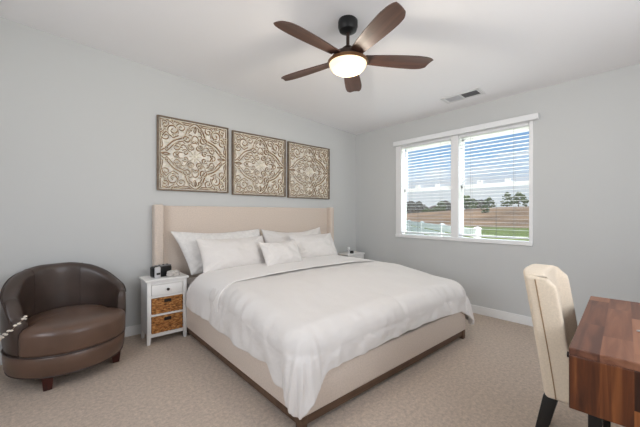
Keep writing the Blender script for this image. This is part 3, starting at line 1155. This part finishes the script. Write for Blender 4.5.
# things on the far nightstand
g1 = thing('phone_stand', 'small white round headed gadget on the far nightstand', 'gadget', (-.47, -.27, tz))
b = MB(); b.lathe([(0, 0), (.024, 0), (.024, .006), (.009, .012), (.008, .06), (0, .06)], 24); b.build('stem', M['vinyl'], g1)
b = MB(); b.ball((0, 0, .082), .027, .022, .027, 3); b.build('head', M['vinyl'], g1)
g2 = thing('alarm_cube', 'tiny black box with a white side on the far nightstand', 'alarm clock', (-.405, -.28, tz))
b = MB(); b.box((-.024, -.02, 0), (.024, .02, .043), .005); b.build('body', M['black'], g2)
b = MB(); b.box((.025, -.018, 0), (.04, .02, .040), .004); b.build('side', M['vinyl'], g2)

# ------------------------------------------------------------------ barrel armchair
AX, AY = -3.915, -.435
arm = thing('armchair', 'round dark brown leather barrel armchair in the left corner of the view', 'armchair', (AX, AY, 0))
TH0, TH1, THM = R(-8), R(214), R(104)
RO, RI = .388, .285


def arm_h(th):
    p = abs(math.degrees(th - THM))
    return .815 - .03 * smooth(15, 50, p) - .150 * smooth(38, 98, p) - .13 * smooth(93, 112, p) * (1 if th > THM else .35)


def arm_profile(th, k=1.0):
    h = arm_h(th)
    p = abs(math.degrees(th - THM))
    ri = RI + (.045 * smooth(40, 110, p) if th < THM else .012 * smooth(60, 110, p))
    c = [(RO - .014, .255), (RO - .004, .30), (RO + .004, .40), (RO + .004, h - .10), (RO + .002, h - .05)]
    mr = (RO + ri) / 2
    hwid = (RO - ri) / 2
    for j in range(9):
        a = j / 8 * PI
        c.append((mr + hwid * math.cos(a) + .002, h - .042 + .042 * math.sin(a)))
    c += [(ri - .003, h - .09), (ri - .004, (h + .40) / 2), (ri - .002, .40), (ri + .004, .262)]
    return c


b = MB()
rows = []
NTH = 88
end_ang = R(7)
for i in range(-5, NTH + 6):
    if i < 0:
        s = (-i) / 5
        th = TH0 - end_ang * math.sin(s * PI / 2); sc = math.cos(s * PI / 2 * .97) ** .6; hb_ = TH0
    elif i > NTH:
        s = (i - NTH) / 5
        th = TH1 + end_ang * math.sin(s * PI / 2); sc = math.cos(s * PI / 2 * .97) ** .6; hb_ = TH1
    else:
        th = TH0 + (TH1 - TH0) * i / NTH; sc = 1; hb_ = th
    pr = arm_profile(hb_)
    mr = (RO + RI) / 2
    row = []
    for r_, z_ in pr:
        z2 = z_ if sc == 1 else .255 + (z_ - .255) * (1 - (1 - sc) * .30)
        r2 = mr + (r_ - mr) * sc
        row.append((r2 * math.cos(th), r2 * math.sin(th), z2))
    rows.append(row)
vg = b.grid(rows)
b.bm.faces.new(vg[0]); b.bm.faces.new(vg[-1][::-1])
bmesh.ops.recalc_face_normals(b.bm, faces=b.bm.faces)
b.bm.normal_update()
arm_bvh = BVHTree.FromBMesh(b.bm)
ab = b.build('backrest', M['leather'], arm, angle=70)
# vertical seams on the inside of the back
for th in (R(72), R(138)):
    b = MB()
    h = arm_h(th)
    pts = [((RI - .0035) * math.cos(th), (RI - .0035) * math.sin(th), .43 + (h - .07 - .43) * k / 8) for k in range(9)]
    mr = (RO + RI) / 2
    hwid = (RO - RI) / 2
    for j in range(9):
        a = PI - j / 8 * PI
        pts.append(((mr + hwid * math.cos(a) + .002) * math.cos(th), (mr + hwid * math.cos(a) + .002) * math.sin(th), h - .042 + .043 * math.sin(a)))
    b.tube(pts, .0025, 6)
    b.build('seam', M['piping'], ab)
# piping around the outer top edge
b = MB()
pts = []
for i in range(NTH + 1):
    th = TH0 + (TH1 - TH0) * i / NTH
    h = arm_h(th)
    pts.append(((RO + .002) * math.cos(th), (RO + .002) * math.sin(th), h - .022))
b.tube(pts, .0045, 6)
b.build('top_piping', M['piping'], ab)


def seat_r(th):
    d = math.degrees((th - R(283) + PI) % (2 * PI) - PI)
    return RI - .006 + (RO + .004 - RI + .006) * (1 - smooth(59, 70, abs(d)))


# seat cushion
b = MB()
NA = 120
prof_s = [(0, .470, 0), (.3, .468, 0), (.6, .460, 0), (.82, .447, 0), (.93, .433, 0), (.985, .412, 0), (1.0, .385, 0), (1.0, .33, 0), (1.0, .275, 0), (.985, .258, 0), (.95, .250, 0)]
rows = []
for f_, z_, _ in prof_s:
    rows.append([(f_ * seat_r(2 * PI * i / NA) * math.cos(2 * PI * i / NA), f_ * seat_r(2 * PI * i / NA) * math.sin(2 * PI * i / NA), z_) for i in range(NA + 1)])
b.grid(rows)
bmesh.ops.remove_doubles(b.bm, verts=b.bm.verts, dist=.0005)
bmesh.ops.recalc_face_normals(b.bm, faces=b.bm.faces)
sc_ = b.build('seat_cushion', M['leather_seat'], arm, angle=180)
# base drum and its piping
b = MB()
b.lathe([(0, .095), (RO - .045, .095), (RO - .022, .103), (RO - .012, .125), (RO - .006, .18), (RO - .004, .232), (RO - .014, .247), (0, .252)], 96)
bs = b.build('base', M['leather_seat'], arm)
b = MB()
b.tube([((RO - .006) * math.cos(2 * PI * i / 96), (RO - .006) * math.sin(2 * PI * i / 96), .250) for i in range(96)], .006, 8, closed=True)
b.tube([((RO - .022) * math.cos(2 * PI * i / 96), (RO - .022) * math.sin(2 * PI * i / 96), .102) for i in range(96)], .005, 8, closed=True)
b.build('piping', M['piping'], bs)
for a in (246, 338, 66, 158):
    th = R(a)
    r_ = .325
    b = MB()
    b.prism((r_ * math.cos(th), r_ * math.sin(th), .105), (.034, .034), ((r_ - .0) * math.cos(th), (r_ - .0) * math.sin(th), 0), (.024, .024), .003)
    b.build('leg', M['mahogany'], arm, angle=30)
# string of pearly beads lying over the near arm
path = [(-4.160, -.60, .506), (-4.173, -.63, .498), (-4.193, -.659, .492), (-4.207, -.669, .478), (-4.222, -.669, .460), (-4.238, -.655, .440), (-4.254, -.632, .423), (-4.271, -.600, .401), (-4.293, -.528, .368), (-4.305, -.44, .33)]
bt = thing('bead_string', 'string of pale beads draped over the near arm of the leather armchair', 'beads', (AX, AY, 0))
pts = []
dens = []
for i in range(len(path) - 1):
    for k in range(8):
        dens.append(Vector(path[i]).lerp(Vector(path[i + 1]), k / 8))
surf = []
for p in dens:
    loc_, nor, _, _ = arm_bvh.find_nearest(p - Vector((AX, AY, 0)))
    surf.append((loc_, nor))
b = MB(); b.tube([s + n_ * .003 for s, n_ in surf], .0018, 6); b.build('thread', M['string'], bt)
acc = 0
lastp = None
cnt = 0
for s, n_ in surf:
    if lastp is None or (s - lastp).length > .024:
        lastp = s
        cnt += 1
        b = MB()
        b.ball(s + n_ * .007 + Vector((0, 0, .008 if cnt % 2 else -.006)), .012, .008, .0075, 2)
        b.build('bead', M['bead'], bt)

# ------------------------------------------------------------------ desk
DR = R(4.5)
desk = thing('desk', 'warm brown plank desk with black metal legs at the right edge', 'desk', (-2.612, -3.42, 0), DR)
# local: x along the front edge (0..1.0), y from the front edge (0) back (-0.55)
DW, DD, DT, DB = 1.0, .56, .76, .536
b = MB(); b.box((0, -DD, DT - .028), (DW, 0, DT), .003); b.build('desktop', M['desk_top'], desk, smooth=False)
b = MB(); b.box((0, -DD, DB), (.026, 0, DT - .028), .003); b.build('end_panel', M['desk_side'], desk, smooth=False)
b = MB(); b.box((DW - .026, -DD, DB), (DW, 0, DT - .028), .003); b.build('end_panel', M['desk_side'], desk, smooth=False)
b = MB(); b.box((.026, -DD, DB), (DW - .026, -DD + .02, DT - .028)); b.build('back_panel', M['desk_side'], desk, smooth=False)
b = MB(); b.box((.026, -DD + .02, DB), (DW - .026, -.024, DB + .016)); b.build('bottom_panel', M['desk_side'], desk, smooth=False)
for k in range(2):
    xa = .03 + k * (DW - .06) / 2
    b = MB(); b.box((xa + .002, -.024, DB + .018), (xa + (DW - .06) / 2 - .002, -.003, DT - .032), .003)
    dw = b.build('drawer', M['desk_side'], desk, smooth=False)
    for kx in ((.19, .83) if k == 0 else (.74,)):
        b = MB()
        b.lathe([(0, 0), (.005, 0), (.005, .010), (.011, .014), (.011, .020), (0, .022)], 18)
        bmesh.ops.transform(b.bm, matrix=Matrix.Translation((xa + (DW - .06) / 2 * kx, -.003, .690)) @ Matrix.Rotation(R(-90), 4, 'X'), verts=b.bm.verts)
        b.build('knob', M['knob'], dw)
for lx in (.07, DW - .07):
    for ly in (-.07, -DD + .07):
        b = MB(); b.box((lx - .02, ly - .02, 0), (lx + .02, ly + .02, DB + .002), .002); b.build('leg', M['blackwood'], desk, smooth=False)
b = MB()
b.tube([(0, 0, 0), (.02, -.06, 0), (.035, -.12, 0)], [.004, .0045, .0025], 8)
pen = b.build('pen', M['steel'])
pen.location = (-2.215, -3.572, .765)
tag(pen, 'thin silver pen on the plank desk at the right edge', 'pen')

# ------------------------------------------------------------------ upholstered chair tucked in at the desk
ch = thing('dining_chair', 'cream linen high back chair tucked behind the plank desk', 'chair', (-1.99, -3.245, 0), DR)
CW = .218     # half width
b = MB()
# back shell: outer face towards +y, wings curling forward (-y) at both sides
NXC, NZC = 28, 24
front, back = [], []
for j in range(NZC + 1):
    s = j / NZC
    z = .345 + (.955 - .345) * s
    lean = .092 * s ** 1.1
    rowf, rowb = [], []
    for i in range(NXC + 1):
        u = -1 + 2 * i / NXC
        # shoulders round off at the top corners
        zz = z - .022 * s ** 6 * abs(u) ** 4
        wx = CW * u
        wx *= 1 - .02 * s ** 4
        yb = lean + .035 - .030 * abs(u) ** 3
        wing = (.050 + .012 * (1 - s)) * smooth(.62, .96, abs(u)) * (1 - .8 * smooth(.90, 1.0, s))
        yf = -.055 + .075 * s ** 1.1 - wing
        rowb.append((wx, yb, zz))
        rowf.append((wx * .985, yf, zz))
    front.append(rowf); back.append(rowb[::-1])
vf = b.grid(front); vb = b.grid(back)
for j in range(NZC):
    b.bm.faces.new([vf[j][0], vf[j + 1][0], vb[j + 1][-1], vb[j][-1]])
    b.bm.faces.new([vf[j][-1], vf[j + 1][-1], vb[j + 1][0], vb[j][0]])
for i in range(NXC):
    b.bm.faces.new([vf[-1][i], vf[-1][i + 1], vb[-1][NXC - i - 1], vb[-1][NXC - i]])
    b.bm.faces.new([vf[0][i], vf[0][i + 1], vb[0][NXC - i - 1], vb[0][NXC - i]])
bmesh.ops.recalc_face_normals(b.bm, faces=b.bm.faces)
o = b.build('backrest', M['chairlinen'], ch, angle=180)
bv = o.modifiers.new('round', 'BEVEL'); bv.width = .022; bv.segments = 4; bv.limit_method = 'ANGLE'; bv.angle_limit = R(50)
bv.harden_normals = False
bk_ = o
for sx in (-1, 1):
    b = MB()
    pts = []
    for j in range(NZC + 1):
        s = j / NZC * .93
        z = .352 + (.955 - .345) * s
        pts.append((sx * (CW - .0008) * (1 - .02 * s ** 4), .092 * s ** 1.1 - .034, z))
    b.tube(pts, .0028, 6)
    b.build('seam', M['seam'], bk_)
b = MB(); b.box((-CW + .004, -.46, .345), (CW - .004, -.03, .465), .02, 3); b.box((-CW + .012, -.455, .40), (CW - .012, -.03, .485), .03, 4)
b.build('seat', M['chairlinen'], ch, angle=40)
for sx in (-1, 1):
    b = MB(); b.prism((sx * (CW - .035), -.012, .352), (.026, .030), (sx * (CW - .03), .065, 0), (.018, .020), .003); b.build('leg', M['blackwood'], ch, angle=30)
    b = MB(); b.prism((sx * (CW - .035), -.425, .352), (.024, .024), (sx * (CW - .03), -.43, 0), (.017, .017), .003); b.build('leg', M['blackwood'], ch, angle=30)

# ------------------------------------------------------------------ outside
def terrain(x, y):
    A = 3.3 - 1.9 * smooth(20, 55, y)
    return -.4 + A * smooth(36, 78, x) + .25 * nz(x * .05, y * .05, 3) * smooth(36, 60, x)


b = MB(); b.box((.3, -40, -.6), (60, 120, -.4))
tag(b.build('lawn', M['lawn'], smooth=False), 'green mown lawn outside the window beyond the fence', 'lawn', None, 'structure')
b = MB()
b.grid([[(x, y, terrain(x, y) - (.02 if x < 36.5 else 0)) for x in [36 + 3.5 * k for k in range(60)]] for y in [-60 + 6 * k for k in range(50)]])
bmesh.ops.recalc_face_normals(b.bm, faces=b.bm.faces)
tag(b.build('field', M['field']), 'brown autumn hillside rising beyond the lawn', 'hillside', None, 'structure')

# white board fence running away from the end post
P0, P1 = Vector((2.45, -1.04, -.46)), Vector((16.1, 11.96, -.46))
fd = (P1 - P0)
fl_ = fd.length
fence = thing('fence', 'white vinyl board fence outside the window ending at a post', 'fence', P0, math.atan2(fd.y, fd.x))
b = MB()
z = .20
while z < 1.25:
    b.box((.03, -.02, z), (fl_, .02, z + .17), .004)
    z += .205
b.build('boards', M['fence'], fence, smooth=False)
for k in range(9):
    x = k * fl_ / 8
    b = MB(); b.box((x - .055, -.055, 0), (x + .055, .055, 1.41), .004); po = b.build('post', M['fence'], fence, smooth=False)
    b = MB(); b.prism((x, 0, 1.41), (.068, .068), (x, 0, 1.445), (.01, .01)); b.build('post_cap', M['fence'], po, smooth=False)

CX, CY = -4.056, -3.683


def at_px(u, x):
    r_ = (u - 320) / 313
    th = R(41.2)
    dx, dy = math.sin(th) + r_ * math.cos(th), math.cos(th) - r_ * math.sin(th)
    return CY + (x - CX) / dx * dy


# a far house
hx, hy = 150.0, at_px(434, 150.0)
hs = thing('house', 'small distant house with a brown roof behind the fence', 'house', (hx, hy, terrain(hx, hy)), R(40))
b = MB(); b.box((-4, -3, -1), (4, 3, 2.6)); b.build('walls', M['housewall'], hs, smooth=False)
b = MB()
vs = [b.bm.verts.new(p) for p in ((-4.4, -3.5, 2.5), (4.4, -3.5, 2.5), (4.4, 3.5, 2.5), (-4.4, 3.5, 2.5), (-4.4, 0, 4.6), (4.4, 0, 4.6))]
for f_ in ((0, 1, 5, 4), (2, 3, 4, 5), (0, 4, 3), (1, 2, 5), (0, 3, 2, 1)):
    b.bm.faces.new([vs[i] for i in f_])
b.build('roof', M['houseroof'], hs, smooth=False)


def tree(label, x, y, h, cw, m_, seed, sparse=False, z0=None):
    z0 = terrain(x, y) if z0 is None else z0
    t = thing('tree', label, 'tree', (x, y, z0), 0, 'trees on the far hillside')
    rg = random.Random(seed)
    b = MB()
    b.tube([(0, 0, -.1), (.05, 0, h * .4), (0, .05, h * .8)], [.03 * h, .022 * h, .008 * h], 7)
    for k in range(6):
        a = rg.random() * 6.28
        zz = h * (.3 + .08 * k)
        b.tube([(0, 0, zz), (math.cos(a) * cw * .35, math.sin(a) * cw * .35, zz + h * .16)], [.012 * h, .004 * h], 5)
    b.build('trunk', M['bark'], t)
    b = MB()
    nb = 90
    for k in range(nb):
        # leaf clumps filling an egg shaped crown
        a = rg.random() * 6.28
        s = rg.random()
        rad = cw * .5 * math.sin(PI * (.30 + .68 * s)) ** .8 * math.sqrt(rg.random())
        c = Vector((math.cos(a) * rad, math.sin(a) * rad, h * (.08 + .90 * s)))
        q = cw * (.05 + .06 * rg.random())
        r0 = len(b.bm.verts)
        bmesh.ops.create_icosphere(b.bm, subdivisions=1, radius=q, matrix=Matrix.Translation(c) @ Matrix.Diagonal((1, 1, .75 + .4 * rg.random(), 1)))
    for v in b.bm.verts:
        v.co += Vector((nz(v.co.x * 3, v.co.y * 3, v.co.z * 3 + seed), nz(v.co.y * 3, v.co.z * 3, v.co.x * 3 + seed), 0)) * cw * .06
    b.build('foliage', m_, t, smooth=False)


for i, (u, x, h, cw, mk, lab) in enumerate((
        (507, 80, 3.6, 2.6, 'leafg', 'tall green tree on the hill crest, left of the two largest'),
        (518.5, 88, 3.7, 4.0, 'leafg', 'broad green tree on the hill crest, nearest the right window edge'),
        (489, 82, 2.8, 2.8, 'leafg', 'small round green tree on the hill crest right of the mullion'),
        (481, 84, 2.4, 4.0, 'leafd', 'low spreading tree on the hill crest beside the round green tree'),
        (466, 72, 3.2, 4.6, 'leafg', 'bushy tree directly right of the window mullion'),
        (485, 58, 1.5, 1.6, 'leafg', 'little dark bush halfway down the brown hillside'),
        (472, 78, 2.6, 4.2, 'leafd', 'grey tree just right of the bushy mullion tree'),
        (446, 96, 4.0, 5.6, 'leafd', 'grey bare tree nearest the mullion in the left window half'),
        (441, 76, 2.6, 3.2, 'leafg', 'greenish tree right of the distant house'),
        (419, 100, 4.4, 6.4, 'leafd', 'grey bare tree left of the distant house'),
        (411, 116, 5.2, 8.0, 'leafd', 'tallest grey bare tree in the left window half'),
        (403, 134, 5.6, 9.0, 'leafd', 'grey bare tree at the left edge of the window'),
        (427, 84, 1.6, 3.0, 'leafg', 'low green shrub tree in front of the distant house'),
        (434, 70, 1.0, 2.2, 'leafg', 'low green shrub tree right of the house front'))):
    tree(lab, x, at_px(u, x), h, cw, M[mk], i + 1)
